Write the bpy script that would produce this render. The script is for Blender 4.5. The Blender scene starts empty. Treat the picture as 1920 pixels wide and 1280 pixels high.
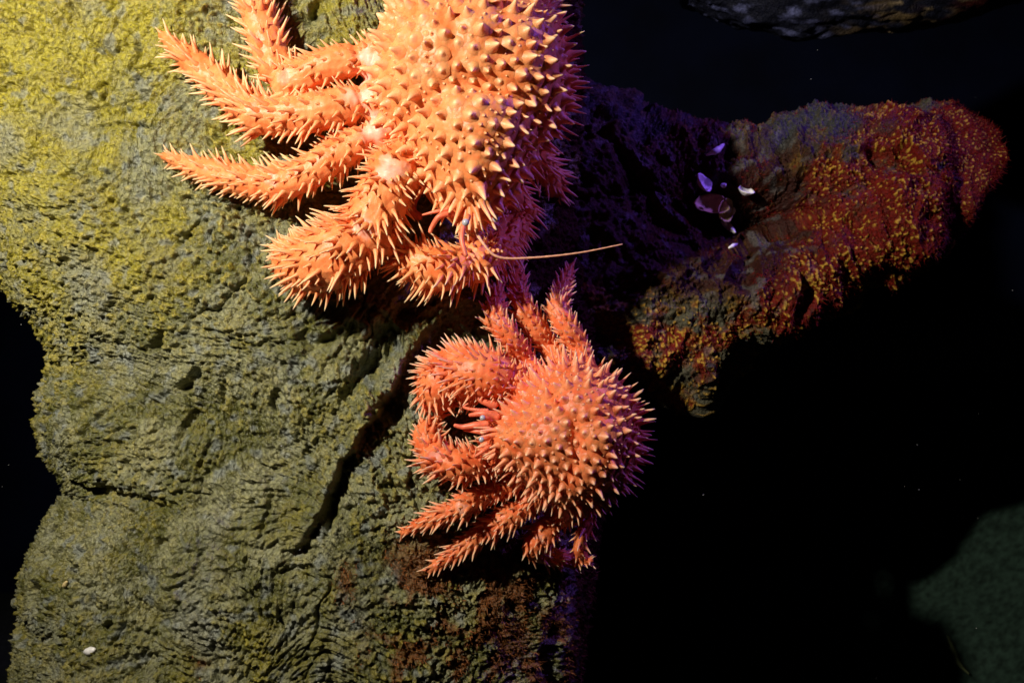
import bpy, math, random
import numpy as np
from mathutils import Vector
from mathutils.bvhtree import BVHTree

random.seed(7)
RNG = np.random.default_rng(11)
sc = bpy.context.scene
COL = sc.collection

# ------------------------------------------------------------------ camera
D = 0.80                        # metres from lens to the rock face
S = 0.72 / 1920.0               # metres per photo pixel at the rock face
cam_d = bpy.data.cameras.new('camera')
cam_d.sensor_width = 36.0
cam_d.lens = 36.0 * D / 0.72
cam_d.clip_start = 0.01
cam_d.clip_end = 50.0
cam_d.dof.use_dof = True
cam_d.dof.focus_distance = 0.77
cam_d.dof.aperture_fstop = 9.0
cam = bpy.data.objects.new('camera', cam_d)
COL.objects.link(cam)
cam.location = (0, -D, 0)
cam.rotation_euler = (math.radians(90), 0, 0)
sc.camera = cam

# ------------------------------------------------------------------ world, exposure
world = bpy.data.worlds.new('World')
sc.world = world
world.use_nodes = True
bg = world.node_tree.nodes['Background']
bg.inputs['Color'].default_value = (0.10, 0.10, 0.45, 1)
bg.inputs['Strength'].default_value = 0.006
vs = sc.view_settings
vs.view_transform = 'Standard'
vs.look = 'None'
vs.exposure = 0.0
vs.gamma = 1.0
vs.use_curve_mapping = False

KEY_POS = Vector((-0.45, -0.62, 0.35)); KEY_AIM = Vector((-0.19, 0.0, 0.15))
KEY_W = 43.0; KEY_COL = (1.0, 0.92, 0.80); KEY_ANGLE = 86
BLUE_POS = Vector((0.62, -0.13, 0.60)); BLUE_AIM = Vector((0.14, 0.03, 0.13))
BLUE_W = 17.0; BLUE_COL = (0.24, 0.10, 1.0); BLUE_ANGLE = 50

# ------------------------------------------------------------------ helpers
def W(px, py, y=0.0):
    """photo pixel and depth (metres behind the rock face) to a point"""
    k = (D + y) / D
    return np.array(((px - 960) * S * k, y, (640 - py) * S * k))

def project(P):
    k = (D + P[:, 1]) / D
    return P[:, 0] / (S * k) + 960, 640 - P[:, 2] / (S * k)

def _hash(ix, iy, iz, seed):
    h = (ix.astype(np.uint32) * np.uint32(374761393) + iy.astype(np.uint32) * np.uint32(668265263)
         + iz.astype(np.uint32) * np.uint32(2147483647) + np.uint32((seed * 974711) & 0xffffffff))
    h = (h ^ (h >> np.uint32(13))) * np.uint32(1274126177)
    h = (h ^ (h >> np.uint32(16))) * np.uint32(2246822519)
    return h ^ (h >> np.uint32(15))

_G = RNG.normal(size=(256, 3)).astype(np.float32)
_G /= np.linalg.norm(_G, axis=1)[:, None]

def perlin(P, seed=0):
    P = P.astype(np.float32)
    F = np.floor(P)
    I = F.astype(np.int64)
    f = P - F
    u = f * f * f * (f * (f * 6 - 15) + 10)
    out = 0
    for dx in (0, 1):
        wx = u[:, 0] if dx else 1 - u[:, 0]
        for dy in (0, 1):
            wy = u[:, 1] if dy else 1 - u[:, 1]
            for dz in (0, 1):
                wz = u[:, 2] if dz else 1 - u[:, 2]
                g = _G[_hash(I[:, 0] + dx, I[:, 1] + dy, I[:, 2] + dz, seed) & np.uint32(255)]
                d = g[:, 0] * (f[:, 0] - dx) + g[:, 1] * (f[:, 1] - dy) + g[:, 2] * (f[:, 2] - dz)
                out = out + wx * wy * wz * d
    return out * 1.6

def fbm(P, freq, octv=3, seed=0, gain=0.5):
    a, t, o = 1.0, 0.0, 0
    for i in range(octv):
        o = o + a * perlin(P * freq, seed + i * 17)
        t += a; a *= gain; freq *= 2.03
    return o / t

def sstep(a, b, x):
    t = np.clip((x - a) / (b - a), 0, 1)
    return t * t * (3 - 2 * t)

def poly_sd(px, py, poly):
    """distance to a polyline, which side (+ right of travel), place along it 0..1"""
    best = np.full(px.shape, 1e9, np.float32); side = np.zeros_like(best); tt = np.zeros_like(best)
    n = len(poly) - 1
    for i in range(n):
        ax, ay = poly[i]; bx, by = poly[i + 1]
        dx, dy = bx - ax, by - ay
        L2 = dx * dx + dy * dy
        t = np.clip(((px - ax) * dx + (py - ay) * dy) / L2, 0, 1)
        d = np.hypot(px - ax - t * dx, py - ay - t * dy)
        m = d < best
        best = np.where(m, d, best)
        side = np.where(m, np.sign((px - ax) * dy - (py - ay) * dx), side)
        tt = np.where(m, (i + t) / n, tt)
    return best, side, tt

def mesh_np(name, V, F, smooth=True):
    """V (n,3), F a list of (m,k) arrays"""
    me = bpy.data.meshes.new(name)
    if not isinstance(F, list): F = [F]
    loops = np.concatenate([f.reshape(-1) for f in F]).astype(np.int32)
    tot = np.concatenate([np.full(len(f), f.shape[1]) for f in F]).astype(np.int32)
    start = np.concatenate([[0], np.cumsum(tot)[:-1]]).astype(np.int32)
    me.vertices.add(len(V)); me.vertices.foreach_set('co', np.asarray(V, np.float32).reshape(-1))
    me.loops.add(len(loops)); me.loops.foreach_set('vertex_index', loops)
    me.polygons.add(len(tot)); me.polygons.foreach_set('loop_start', start)
    me.polygons.foreach_set('loop_total', tot)
    if smooth: me.polygons.foreach_set('use_smooth', np.ones(len(tot), bool))
    me.update(calc_edges=True)
    return me

def attr(me, name, a):
    if a.ndim == 1:
        at = me.attributes.new(name, 'FLOAT', 'POINT'); at.data.foreach_set('value', a.astype(np.float32))
    else:
        at = me.attributes.new(name, 'FLOAT_COLOR', 'POINT')
        c = np.ones((len(a), 4), np.float32); c[:, :a.shape[1]] = a
        at.data.foreach_set('color', c.reshape(-1))

def obj(name, me, mat=None, parent=None):
    o = bpy.data.objects.new(name, me); COL.objects.link(o)
    if mat and me: me.materials.append(mat)
    o.parent = parent
    return o

def empty(name, loc):
    o = bpy.data.objects.new(name, None); COL.objects.link(o)
    o.location = loc; o.empty_display_size = 0.02
    return o

def adopt(o, root):
    """parent o, built in world coordinates, to an unrotated empty"""
    o.parent = root
    o.matrix_parent_inverse.identity()
    o.location = Vector(o.location) - Vector(root.location)

def tag(o, label=None, cat=None, group=None, kind=None):
    if label: o['label'] = label
    if cat: o['category'] = cat
    if group: o['group'] = group
    if kind: o['kind'] = kind
    return o

def grid_faces(nv, nu, wrap):
    i = np.arange(nv - 1)[:, None]; j = np.arange(nu if wrap else nu - 1)[None, :]
    a = i * nu + j; b = i * nu + (j + 1) % nu
    c = (i + 1) * nu + (j + 1) % nu; d = (i + 1) * nu + j
    return np.stack([a, b, c, d], -1).reshape(-1, 4)

def grid_normals(G, wrap):
    if wrap: du = np.roll(G, -1, 1) - np.roll(G, 1, 1)
    else: du = np.gradient(G, axis=1)
    dv = np.gradient(G, axis=0)
    N = np.cross(du, dv)
    return N / (np.linalg.norm(N, axis=2)[..., None] + 1e-12)

# ------------------------------------------------------------------ materials
def new_mat(name):
    m = bpy.data.materials.new(name); m.use_nodes = True
    nt = m.node_tree
    return m, nt, nt.nodes['Principled BSDF'], nt.nodes.new, nt.links.new

def mat_plain(name, rgb, rough=0.6, spec=0.3, var=0.25, scale=200.0, bump=0.0, sss=0.0):
    m, nt, p, N, L = new_mat(name)
    tc = N('ShaderNodeTexCoord'); no = N('ShaderNodeTexNoise')
    no.inputs['Scale'].default_value = scale; no.inputs['Detail'].default_value = 4
    L(tc.outputs['Object'], no.inputs['Vector'])
    r = N('ShaderNodeValToRGB')
    r.color_ramp.elements[0].color = tuple(c * (1 - var) for c in rgb) + (1,)
    r.color_ramp.elements[1].color = tuple(min(1, c * (1 + var)) for c in rgb) + (1,)
    r.color_ramp.elements[0].position = .3; r.color_ramp.elements[1].position = .7
    L(no.outputs['Fac'], r.inputs['Fac']); L(r.outputs['Color'], p.inputs['Base Color'])
    p.inputs['Roughness'].default_value = rough
    p.inputs['Specular IOR Level'].default_value = spec
    if sss:
        p.inputs['Subsurface Weight'].default_value = sss
        p.inputs['Subsurface Radius'].default_value = (0.004, 0.002, 0.001); p.inputs['Subsurface Scale'].default_value = 1.0
    if bump:
        b = N('ShaderNodeBump'); b.inputs['Strength'].default_value = bump; b.inputs['Distance'].default_value = 0.001
        L(no.outputs['Fac'], b.inputs['Height']); L(b.outputs['Normal'], p.inputs['Normal'])
    return m

def mat_rock(name, rough=0.45, spec=0.45, f1=420.0, f2=1200.0, bump=0.9):
    """colour of growth, with painted light and shade, comes from the Col attribute; grain and relief from noise"""
    m, nt, p, N, L = new_mat(name)
    at = N('ShaderNodeAttribute'); at.attribute_name = 'Col'
    tc = N('ShaderNodeTexCoord')
    n1 = N('ShaderNodeTexNoise'); n1.inputs['Scale'].default_value = f1; n1.inputs['Detail'].default_value = 6
    n2 = N('ShaderNodeTexNoise'); n2.inputs['Scale'].default_value = f2; n2.inputs['Detail'].default_value = 3
    L(tc.outputs['Object'], n1.inputs['Vector']); L(tc.outputs['Object'], n2.inputs['Vector'])
    mr = N('ShaderNodeMapRange'); mr.inputs['From Min'].default_value = .3; mr.inputs['From Max'].default_value = .7
    mr.inputs['To Min'].default_value = 0.48; mr.inputs['To Max'].default_value = 1.55
    L(n1.outputs['Fac'], mr.inputs['Value'])
    mx = N('ShaderNodeMix'); mx.data_type = 'RGBA'; mx.blend_type = 'MULTIPLY'; mx.inputs['Factor'].default_value = 1
    L(at.outputs['Color'], mx.inputs['A']); L(mr.outputs['Result'], mx.inputs['B'])
    L(mx.outputs['Result'], p.inputs['Base Color'])
    p.inputs['Roughness'].default_value = rough
    sm_ = N('ShaderNodeMath'); sm_.operation = 'MULTIPLY'; sm_.inputs[1].default_value = spec
    L(at.outputs['Alpha'], sm_.inputs[0]); L(sm_.outputs[0], p.inputs['Specular IOR Level'])
    b1 = N('ShaderNodeBump'); b1.inputs['Strength'].default_value = bump; b1.inputs['Distance'].default_value = 0.0026
    b2 = N('ShaderNodeBump'); b2.inputs['Strength'].default_value = bump * .7; b2.inputs['Distance'].default_value = 0.0010
    L(n1.outputs['Fac'], b1.inputs['Height']); L(n2.outputs['Fac'], b2.inputs['Height'])
    L(b1.outputs['Normal'], b2.inputs['Normal']); L(b2.outputs['Normal'], p.inputs['Normal'])
    return m

def mat_crab(name, body, deep, tip, memb):
    m, nt, p, N, L = new_mat(name)
    tc = N('ShaderNodeTexCoord')
    no = N('ShaderNodeTexNoise'); no.inputs['Scale'].default_value = 70; no.inputs['Detail'].default_value = 9; no.inputs['Roughness'].default_value = .62
    L(tc.outputs['Object'], no.inputs['Vector'])
    r = N('ShaderNodeValToRGB')
    r.color_ramp.elements[0].color = deep + (1,); r.color_ramp.elements[1].color = body + (1,)
    r.color_ramp.elements[0].position = .34; r.color_ramp.elements[1].position = .62
    L(no.outputs['Fac'], r.inputs['Fac'])
    a1 = N('ShaderNodeAttribute'); a1.attribute_name = 'tip'
    a2 = N('ShaderNodeAttribute'); a2.attribute_name = 'membrane'
    m1 = N('ShaderNodeMix'); m1.data_type = 'RGBA'; m2 = N('ShaderNodeMix'); m2.data_type = 'RGBA'
    L(a1.outputs['Fac'], m1.inputs['Factor']); L(r.outputs['Color'], m1.inputs['A']); m1.inputs['B'].default_value = tip + (1,)
    L(a2.outputs['Fac'], m2.inputs['Factor']); L(m1.outputs['Result'], m2.inputs['A']); m2.inputs['B'].default_value = memb + (1,)
    L(m2.outputs['Result'], p.inputs['Base Color'])
    p.inputs['Roughness'].default_value = 0.42; p.inputs['Specular IOR Level'].default_value = 0.35
    p.inputs['Subsurface Weight'].default_value = 0.36
    p.inputs['Subsurface Radius'].default_value = (0.006, 0.0022, 0.0010); p.inputs['Subsurface Scale'].default_value = 1.0
    n2 = N('ShaderNodeTexNoise'); n2.inputs['Scale'].default_value = 900; n2.inputs['Detail'].default_value = 3
    L(tc.outputs['Object'], n2.inputs['Vector'])
    b = N('ShaderNodeBump'); b.inputs['Strength'].default_value = 0.35; b.inputs['Distance'].default_value = 0.0006
    L(n2.outputs['Fac'], b.inputs['Height']); L(b.outputs['Normal'], p.inputs['Normal'])
    return m

M_ROCK = mat_rock('algae_rock', rough=.36, spec=.55)
M_LEDGE = mat_rock('algae_ledge', spec=.14, f1=520.0, bump=0.8)
M_CRAB = mat_crab('orange_shell', (0.90, 0.315, 0.112), (0.80, 0.180, 0.045), (0.96, 0.64, 0.36), (0.80, 0.52, 0.43))
M_CRAB2 = mat_crab('red_orange_shell', (0.86, 0.228, 0.078), (0.74, 0.115, 0.030), (0.94, 0.60, 0.38), (0.75, 0.52, 0.46))
M_RED = mat_plain('red_algae', (0.17, 0.007, 0.004), .6, .25, .45, 90)
M_BROWN = mat_plain('brown_algae', (0.21, 0.070, 0.018), .6, .25, .45, 90)
M_SHELL = mat_plain('pale_shell', (0.80, 0.78, 0.74), .5, .35, .2, 300, .3)
M_CREAM = mat_plain('cream_shell', (0.62, 0.48, 0.22), .5, .35, .25, 300, .3)
M_SAND = mat_plain('sand', (0.016, 0.031, 0.022), .9, .1, .55, 130, .8)
M_WALL = mat_plain('dark_tank_wall', (0.002, 0.004, 0.018), .8, .1, .3, 12)
M_FLOOR = mat_plain('dark_gravel', (0.03, 0.034, 0.032), .9, .1, .5, 160, 1.0)
M_SPECK = mat_plain('speck', (0.6, 0.6, 0.58), .8, .1, .2, 50)
M_BLACK = mat_plain('black_lamp_housing', (0.02, 0.02, 0.02), .5, .4, .2, 40)
M_BLADE = mat_plain('pale_weed', (0.10, 0.12, 0.05), .6, .2, .25, 200)

def mat_eye():
    m, nt, p, N, L = new_mat('silver_eye')
    lw = N('ShaderNodeLayerWeight'); lw.inputs['Blend'].default_value = .5
    no = N('ShaderNodeTexNoise'); no.inputs['Scale'].default_value = 400
    r = N('ShaderNodeValToRGB'); r.color_ramp.elements[0].color = (.10, .09, .09, 1); r.color_ramp.elements[1].color = (.75, .75, .80, 1)
    L(no.outputs['Fac'], r.inputs['Fac']); L(r.outputs['Color'], p.inputs['Base Color'])
    p.inputs['Roughness'].default_value = .12; p.inputs['Specular IOR Level'].default_value = .7
    nt.nodes.remove(lw)
    return m
M_EYE = mat_eye()
M_ANT = mat_plain('antenna', (0.72, 0.36, 0.20), .5, .3, .2, 600)
M_PINK = mat_plain('mouthpart', (0.78, 0.17, 0.08), .4, .4, .3, 300, sss=.2)

# ------------------------------------------------------------------ lamps of the tank
def tank_lamp(label, pos, aim, watts, color, angle, radius):
    root = empty('aquarium_lamp', pos)
    d = (aim - pos).normalized(); q = d.to_track_quat('-Z', 'Y')
    n = 24; V = []; r = 0.062
    prof = [(r, .004), (r, .05), (r * .75, .085), (r * .3, .10), (.001, .10)]
    inner = [(.001, .022), (r * .93, .022), (r * .93, .004)]
    for (rr, z) in inner + prof:
        for i in range(n):
            a = 2 * math.pi * i / n; V.append((rr * math.cos(a), rr * math.sin(a), z))
    F = grid_faces(len(inner + prof), n, True)
    h = obj('housing', mesh_np('housing', np.array(V), F), M_BLACK, root)
    h.rotation_mode = 'QUATERNION'; h.rotation_quaternion = q
    V = []
    for rr, z in ((.001, .0), (.004, 0), (.004, .3), (.001, .3)):
        for i in range(12):
            a = 2 * math.pi * i / 12; V.append((rr * math.cos(a), rr * math.sin(a), z + .05))
    c = obj('hanging_rod', mesh_np('hanging_rod', np.array(V), grid_faces(4, 12, True)), M_BLACK, root)
    ld = bpy.data.lights.new('lamp_light', 'SPOT'); ld.energy = watts; ld.color = color
    ld.spot_size = math.radians(angle); ld.spot_blend = 1.0; ld.shadow_soft_size = radius
    lo = bpy.data.objects.new('lamp_light', ld); COL.objects.link(lo); lo.parent = root
    lo.rotation_mode = 'QUATERNION'; lo.rotation_quaternion = q
    tag(root, label, 'lamp')
    return root
tank_lamp('black hanging tank lamp with a warm white beam', KEY_POS, KEY_AIM, KEY_W, KEY_COL, KEY_ANGLE, .014)
tank_lamp('black hanging tank lamp with a deep blue beam', BLUE_POS, BLUE_AIM, BLUE_W, BLUE_COL, BLUE_ANGLE, .02)

# ------------------------------------------------------------------ water surface, floor, walls
def sheet(name, corners, mat, nx=2, ny=2, fn=None):
    a, b, c, d = [np.array(v, float) for v in corners]
    u = np.linspace(0, 1, nx)[None, :, None]; v = np.linspace(0, 1, ny)[:, None, None]
    G = (a * (1 - u) + b * u) * (1 - v) + (d * (1 - u) + c * u) * v
    P = G.reshape(-1, 3)
    if fn is not None: P = fn(P)
    return obj(name, mesh_np(name, P, grid_faces(ny, nx, False)), mat)
def floor_fn(P):
    P[:, 2] += 0.02 * fbm(P, 3, 3, 5) + .006 * fbm(P, 20, 3, 6)
    return P
tag(sheet('tank_floor', [(-1.6, -.95, -.46), (1.6, -.95, -.46), (1.6, 1.3, -.46), (-1.6, 1.3, -.46)], M_FLOOR, 160, 120, floor_fn), 'dark gravel floor of the tank', kind='structure')
tag(sheet('tank_wall', [(-1.6, 1.3, -.55), (1.6, 1.3, -.55), (1.6, 1.3, .9), (-1.6, 1.3, .9)], M_WALL), 'black back wall of the tank', kind='structure')

# ------------------------------------------------------------------ the rock pillar
LIP = [(830, 600), (775, 670), (735, 740), (690, 800), (645, 865), (605, 945), (565, 1015), (515, 1085)]
CRACKS = [  # polyline, width px, depth mm, lip mm
    ([(640, 760), (700, 700), (760, 655)], 16, 9, 3),
    ([(232, 1070), (236, 1130), (242, 1175), (214, 1225)], 5, 7, 2),
    ([(118, 890), (190, 905), (262, 930), (330, 960)], 9, 6, 3),
    ([(286, 660), (300, 640), (304, 610)], 8, 11, 2),
    ([(330, 735), (355, 722), (382, 702)], 7, 9, 2),
    ([(640, 905), (618, 960), (610, 1010)], 8, 8, 2),
    ([(250, 60), (262, 90), (240, 130), (330, 128)], 4, 5, 1.5),
    ([(480, 1015), (500, 960), (510, 900)], 5, 5, 1.5),
    ([(775, 820), (770, 900), (790, 960)], 5, 5, 2),
    ([(430, 1070), (450, 1090), (480, 1110)], 4, 5, 2),
    ([(560, 30), (590, 45), (600, 20)], 10, 8, 2),
    ([(1010, 1280), (1005, 1210), (1020, 1150)], 12, 9, 2),
    ([(560, 610), (600, 640), (640, 625)], 10, 9, 2)]
PITS = [(720, 640, 34, 22), (690, 690, 26, 18), (630, 585, 18, 12), (655, 620, 16, 10), (760, 590, 20, 14), (300, 645, 12, 9),
        (374, 700, 9, 10), (340, 730, 10, 9), (540, 680, 6, 7), (268, 655, 6, 6), (235, 870, 8, 7), (345, 920, 5, 5),
        (735, 770, 24, 14), (600, 15, 16, 10), (470, 940, 5, 5), (318, 1020, 8, 6), (870, 640, 60, 20), (945, 1130, 14, 10), (655, 560, 14, 8)]

def rock_disp(P, px, py, att):
    """outward relief of the pillar in metres and how thickly algae grows"""
    warp = np.stack([fbm(P, 7, 2, 31), fbm(P, 7, 2, 32), fbm(P, 7, 2, 33)], 1)
    Q = P + warp * 0.045
    d = (0.022 * fbm(P, 5.5, 3, 1) + 0.008 * fbm(Q, 14, 2, 2)) * att
    rid = 1 - np.abs(fbm(Q * np.array([1.0, 1.0, 1.9]), 26, 3, 3)) * 2.2
    d += 0.0034 * np.clip(rid, -1, 1)
    # streaky, flowing wrinkles that follow the warped layers
    ang = 0.4 + 2.0 * fbm(P, 4.5, 2, 40)
    ca, sa = np.cos(ang), np.sin(ang)
    U = Q[:, 0] * ca + Q[:, 2] * sa; V = -Q[:, 0] * sa + Q[:, 2] * ca
    R = np.stack([U * 70, Q[:, 1] * 130, V * 300], 1)
    streak = perlin(R, 8) + .55 * perlin(R * 2.0, 9) + .4 * perlin(R * .45, 10)
    rough = sstep(-.3, .35, fbm(P, 9, 2, 60))
    d += 0.0022 * streak * (1.3 - .7 * rough)
    gran = np.abs(fbm(Q, 170, 2, 12))
    d += 0.0034 * (.25 - gran) * (.2 + rough) + 0.0034 * fbm(P, 210, 3, 13, .6)
    lumps = sstep(.08, .5, perlin(P * 250 + warp * 3, 14)) * (.25 + rough)
    d += 0.0026 * lumps + .0014 * sstep(.05, .4, perlin(P * 430, 18)) * (.3 + .7 * rough)
    d -= 0.007 * sstep(.50, .68, perlin(Q * 55, 15)) * (.3 + .7 * rough)
    d += .004 * sstep(.05, .5, perlin(Q * 48, 16)) * rough
    # fine cracks wandering over the face, only in places
    cm = sstep(.0, .3, fbm(P, 13, 2, 61))
    d -= .0055 * np.exp(-(fbm(Q, 17, 3, 19) / .022) ** 2) * cm
    # the overhanging lip and the smaller cracks and pits
    jx = px + 26 * fbm(P, 22, 4, 70, .6); jy = py + 26 * fbm(P, 24, 4, 71, .6)
    dist, side, t = poly_sd(jx, jy, LIP)
    win = sstep(0, .18, t) * (1 - sstep(.75, 1, t))
    sd = dist * side
    right = sstep(-8, 10, sd)
    d += win * ((1 - right) * .008 * np.exp(-dist / 60) - right * .027 * (1 - .5 * t) * (.75 + 1.2 * fbm(P, 30, 2, 72)) * np.exp(-dist / (24 + 60 * (1 - t))))
    for poly, w, dep, lip in CRACKS:
        dist, side, t = poly_sd(jx, jy, poly)
        e = np.minimum(1, np.minimum(t, 1 - t) * 5 + .15)
        d += e * (-dep * .001 * np.exp(-(dist / w) ** 2) + lip * .001 * np.exp(-((dist - 1.8 * w) / (1.5 * w)) ** 2))
    for x, y, r, dep in PITS:
        rr = ((jx - x) ** 2 + (jy - y) ** 2) / (r * r)
        d -= dep * .001 * np.exp(-rr ** 1.5)
    return d, lumps, gran, rough, streak

# silhouette of the pillar: photo row, left px, right px
OUT = np.array([(-260, -230, 1075), (0, -190, 1080), (200, -120, 1085), (400, -50, 1090), (500, 28, 1100), (545, 53, 1110), (590, 90, 1120), (640, 126, 1130),
                (672, 136, 1135), (730, 116, 1140), (790, 104, 1140), (840, 116, 1135), (870, 142, 1130), (892, 160, 1128), (905, 162, 1126), (960, 124, 1120), (1010, 98, 1112),
                (1060, 76, 1102), (1110, 68, 1095), (1135, 82, 1090), (1170, 74, 1088), (1215, 60, 1082), (1280, 44, 1078), (1400, 10, 1075), (1700, -80, 1100)], float)
AXY = 0.13            # depth of the pillar's axis
BF = 0.145            # how far the face bulges toward the viewer
def pillar_base(phi, row):
    """phi (u,), row (v,) -> base points (v,u,3)"""
    k = (D + AXY) / D
    L = np.interp(row, OUT[:, 0], OUT[:, 1]); R = np.interp(row, OUT[:, 0], OUT[:, 2])
    lx = (L - 960) * S * k; rx = (R - 960) * S * k
    cx = (lx + rx) / 2; a = (rx - lx) / 2
    z = (640 - row) * S * k
    c, s = np.cos(phi), np.sin(phi)
    e = 2 / 2.35
    X = cx[:, None] + a[:, None] * (np.sign(c) * np.abs(c) ** e)[None]
    bf = np.where(s < 0, BF, 0.13)
    Y = AXY + (bf * np.sign(s) * np.abs(s) ** e)[None] + 0 * X
    Y = Y + 0.06 * sstep(700, 1300, row)[:, None] * 0 
    Z = z[:, None] + 0 * X
    return np.stack([X, Y, Z], -1)
nf, nb = 820, 90
# front samples spread evenly in width
xf = np.linspace(-1, 1, nf, endpoint=False)
tf = np.sign(xf) * (1 - (1 - np.abs(xf)) ** 1.35)
cosv = -np.clip(tf, -1, 1)
front = math.pi + np.arccos(np.clip(-np.sign(tf) * np.abs(tf) ** (2.35 / 2), -1, 1) * -1)
front = math.pi + (math.pi - np.arccos(np.clip(np.sign(tf) * np.abs(tf) ** (2.35 / 2), -1, 1)))
back = np.linspace(0, math.pi, nb, endpoint=False)
phi = np.concatenate([front, back])
rows = np.concatenate([np.linspace(-150, -20, 40, endpoint=False), np.linspace(-20, 1260, 690, endpoint=False), np.linspace(1260, 1700, 60)])
G = pillar_base(phi, rows)
NRM = grid_normals(G, True)
cen = G.mean(axis=1, keepdims=True)
if ((G - cen) * NRM).sum() < 0: NRM = -NRM
P0 = G.reshape(-1, 3); N0 = NRM.reshape(-1, 3)
ppx, ppy = project(P0)
isfront = P0[:, 1] < AXY + .02
disp, lumps, gran, rough, streak = rock_disp(P0, np.where(isfront, ppx, -5000), ppy, np.clip(np.abs(N0[:, 1]) * 1.3 - .1, .12, 1))
PR = P0 + N0 * disp[:, None]

# colour of rock and of what grows on it, with light and shade painted in
def mixc(a, b, t): return a * (1 - t[:, None]) + b * t[:, None]
def rgb(*c): return np.array(c)[None]
f_big = fbm(P0, 8, 4, 80); f_mid = fbm(P0, 30, 3, 81); f_fin = fbm(P0, 120, 2, 82)
upleft = np.clip(1.1 - (ppx / 900) * .6 - ppy / 800, 0, 1)  # yellower growth at upper left, also made paler to paint the lamp's pool
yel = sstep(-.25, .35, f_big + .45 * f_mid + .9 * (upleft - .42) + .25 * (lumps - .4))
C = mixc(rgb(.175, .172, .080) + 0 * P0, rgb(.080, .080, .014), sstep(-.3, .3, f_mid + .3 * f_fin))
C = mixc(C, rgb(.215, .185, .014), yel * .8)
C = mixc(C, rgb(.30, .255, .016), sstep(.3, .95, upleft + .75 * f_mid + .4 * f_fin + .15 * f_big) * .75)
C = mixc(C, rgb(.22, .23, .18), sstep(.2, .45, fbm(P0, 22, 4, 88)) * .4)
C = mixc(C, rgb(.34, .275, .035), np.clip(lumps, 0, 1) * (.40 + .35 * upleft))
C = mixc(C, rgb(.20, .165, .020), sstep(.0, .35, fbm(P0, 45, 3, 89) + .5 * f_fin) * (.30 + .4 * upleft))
C = mixc(C, rgb(.16, .185, .19), sstep(.15, .45, fbm(P0, 95, 2, 90)) * .5)
C = mixc(C, rgb(.19, .20, .165), sstep(.25, .5, fbm(P0, 11, 3, 84)) * .5)
brown = sstep(.02, .24, fbm(P0, 46, 3, 85)) * sstep(640, 800, ppx) * sstep(960, 1060, ppy)
brown = np.maximum(brown, sstep(.0, .3, fbm(P0, 26, 3, 86)) * sstep(800, 900, ppx) * sstep(500, 560, ppy) * .8)
brown = np.maximum(brown, .8 * np.exp(-(((ppx - 650) / 14) ** 2 + ((ppy - 1085) / 30) ** 2)))
brown = np.maximum(brown, .8 * np.exp(-(((ppx - 375) / 10) ** 2 + ((ppy - 1245) / 9) ** 2)))
C = mixc(C, rgb(.135, .042, .011), brown * .88)
dark = np.maximum(sstep(-.1, .2, fbm(P0, 20, 3, 87) + (ppx - 1035) / 200) * sstep(720, 600, ppy), sstep(1050, 1100, ppx + 30 * f_mid))  # shade on the pillar's right side, painted as near-black maroon
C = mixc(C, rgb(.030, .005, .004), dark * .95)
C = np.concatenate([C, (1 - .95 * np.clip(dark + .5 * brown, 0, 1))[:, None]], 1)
FC = grid_faces(len(rows), len(phi), True)
capA = np.arange(len(phi))[None]; capB = capA + (len(rows) - 1) * len(phi)
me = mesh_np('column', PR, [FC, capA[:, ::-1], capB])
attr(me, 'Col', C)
pillar = empty('rock_pillar', (-0.1, AXY, -.45))
tag(pillar, 'tall algae covered rock pillar with a ledge jutting into dark water', 'rock')
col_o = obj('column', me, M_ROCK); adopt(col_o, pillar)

# look-up of the rock face under a photo pixel
sub = isfront.reshape(len(rows), len(phi))
SUBP = PR.reshape(len(rows), len(phi), 3)[::5, :nf:5].reshape(-1, 3)
SUBX, SUBY = project(SUBP)
def rock_y(px, py):
    d = (SUBX - px) ** 2 + (SUBY - py) ** 2
    i = np.argsort(d)[:6]
    return float(SUBP[i, 1].mean())
def R_(px, py, h):
    """a point h millimetres in front of the rock face under that pixel"""
    return W(px, py, rock_y(px, py) - h * .001)

# ------------------------------------------------------------------ the ledge
LG = np.array([(1020, 120, 800), (1100, 150, 780), (1200, 225, 710), (1250, 245, 722), (1292, 252, 742), (1318, 255, 722), (1340, 256, 690), (1375, 257, 650), (1400, 255, 632),
               (1441, 240, 622), (1484, 226, 608), (1535, 216, 585), (1562, 212, 566), (1570, 211, 545), (1612, 206, 530), (1654, 205, 515), (1705, 208, 492), (1748, 213, 462),
               (1762, 216, 430), (1774, 219, 405), (1792, 225, 385), (1804, 231, 368), (1811, 238, 350), (1814, 243, 340)], float)
LY = 0.17
tx = np.concatenate([np.linspace(1020, 1180, 50, endpoint=False), np.linspace(1180, 1790, 480, endpoint=False), np.linspace(1790, 1814, 40)])
nu = 420
ph = np.concatenate([np.linspace(math.pi, 2 * math.pi, 340, endpoint=False), np.linspace(0, math.pi, 80, endpoint=False)])
top = np.interp(tx, LG[:, 0], LG[:, 1]); bot = np.interp(tx, LG[:, 0], LG[:, 2])
k = (D + LY) / D
X = ((tx - 960) * S * k)[:, None] + 0 * ph[None]
zc = ((640 - (top + bot) / 2) * S * k)[:, None]; hz = ((bot - top) / 2 * S * k)[:, None]
e = 2 / 2.2
c, s = np.cos(ph), np.sin(ph)
dep = np.interp(tx, [1020, 1400, 1700, 1850, 1899], [.09, .085, .085, .06, .01])[:, None]
Z = zc - hz * (np.sign(c) * np.abs(c) ** e)[None]
lowf = np.clip(c, 0, 1)[None] * np.clip(-s, 0, 1)[None] ** .4
Y = LY + dep * (np.sign(s) * np.abs(s) ** np.where((c > 0) & (s < 0), .55, e))[None] - .035 * lowf
GL = np.stack([X, Y, Z], -1)
NL = grid_normals(GL, True)
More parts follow.
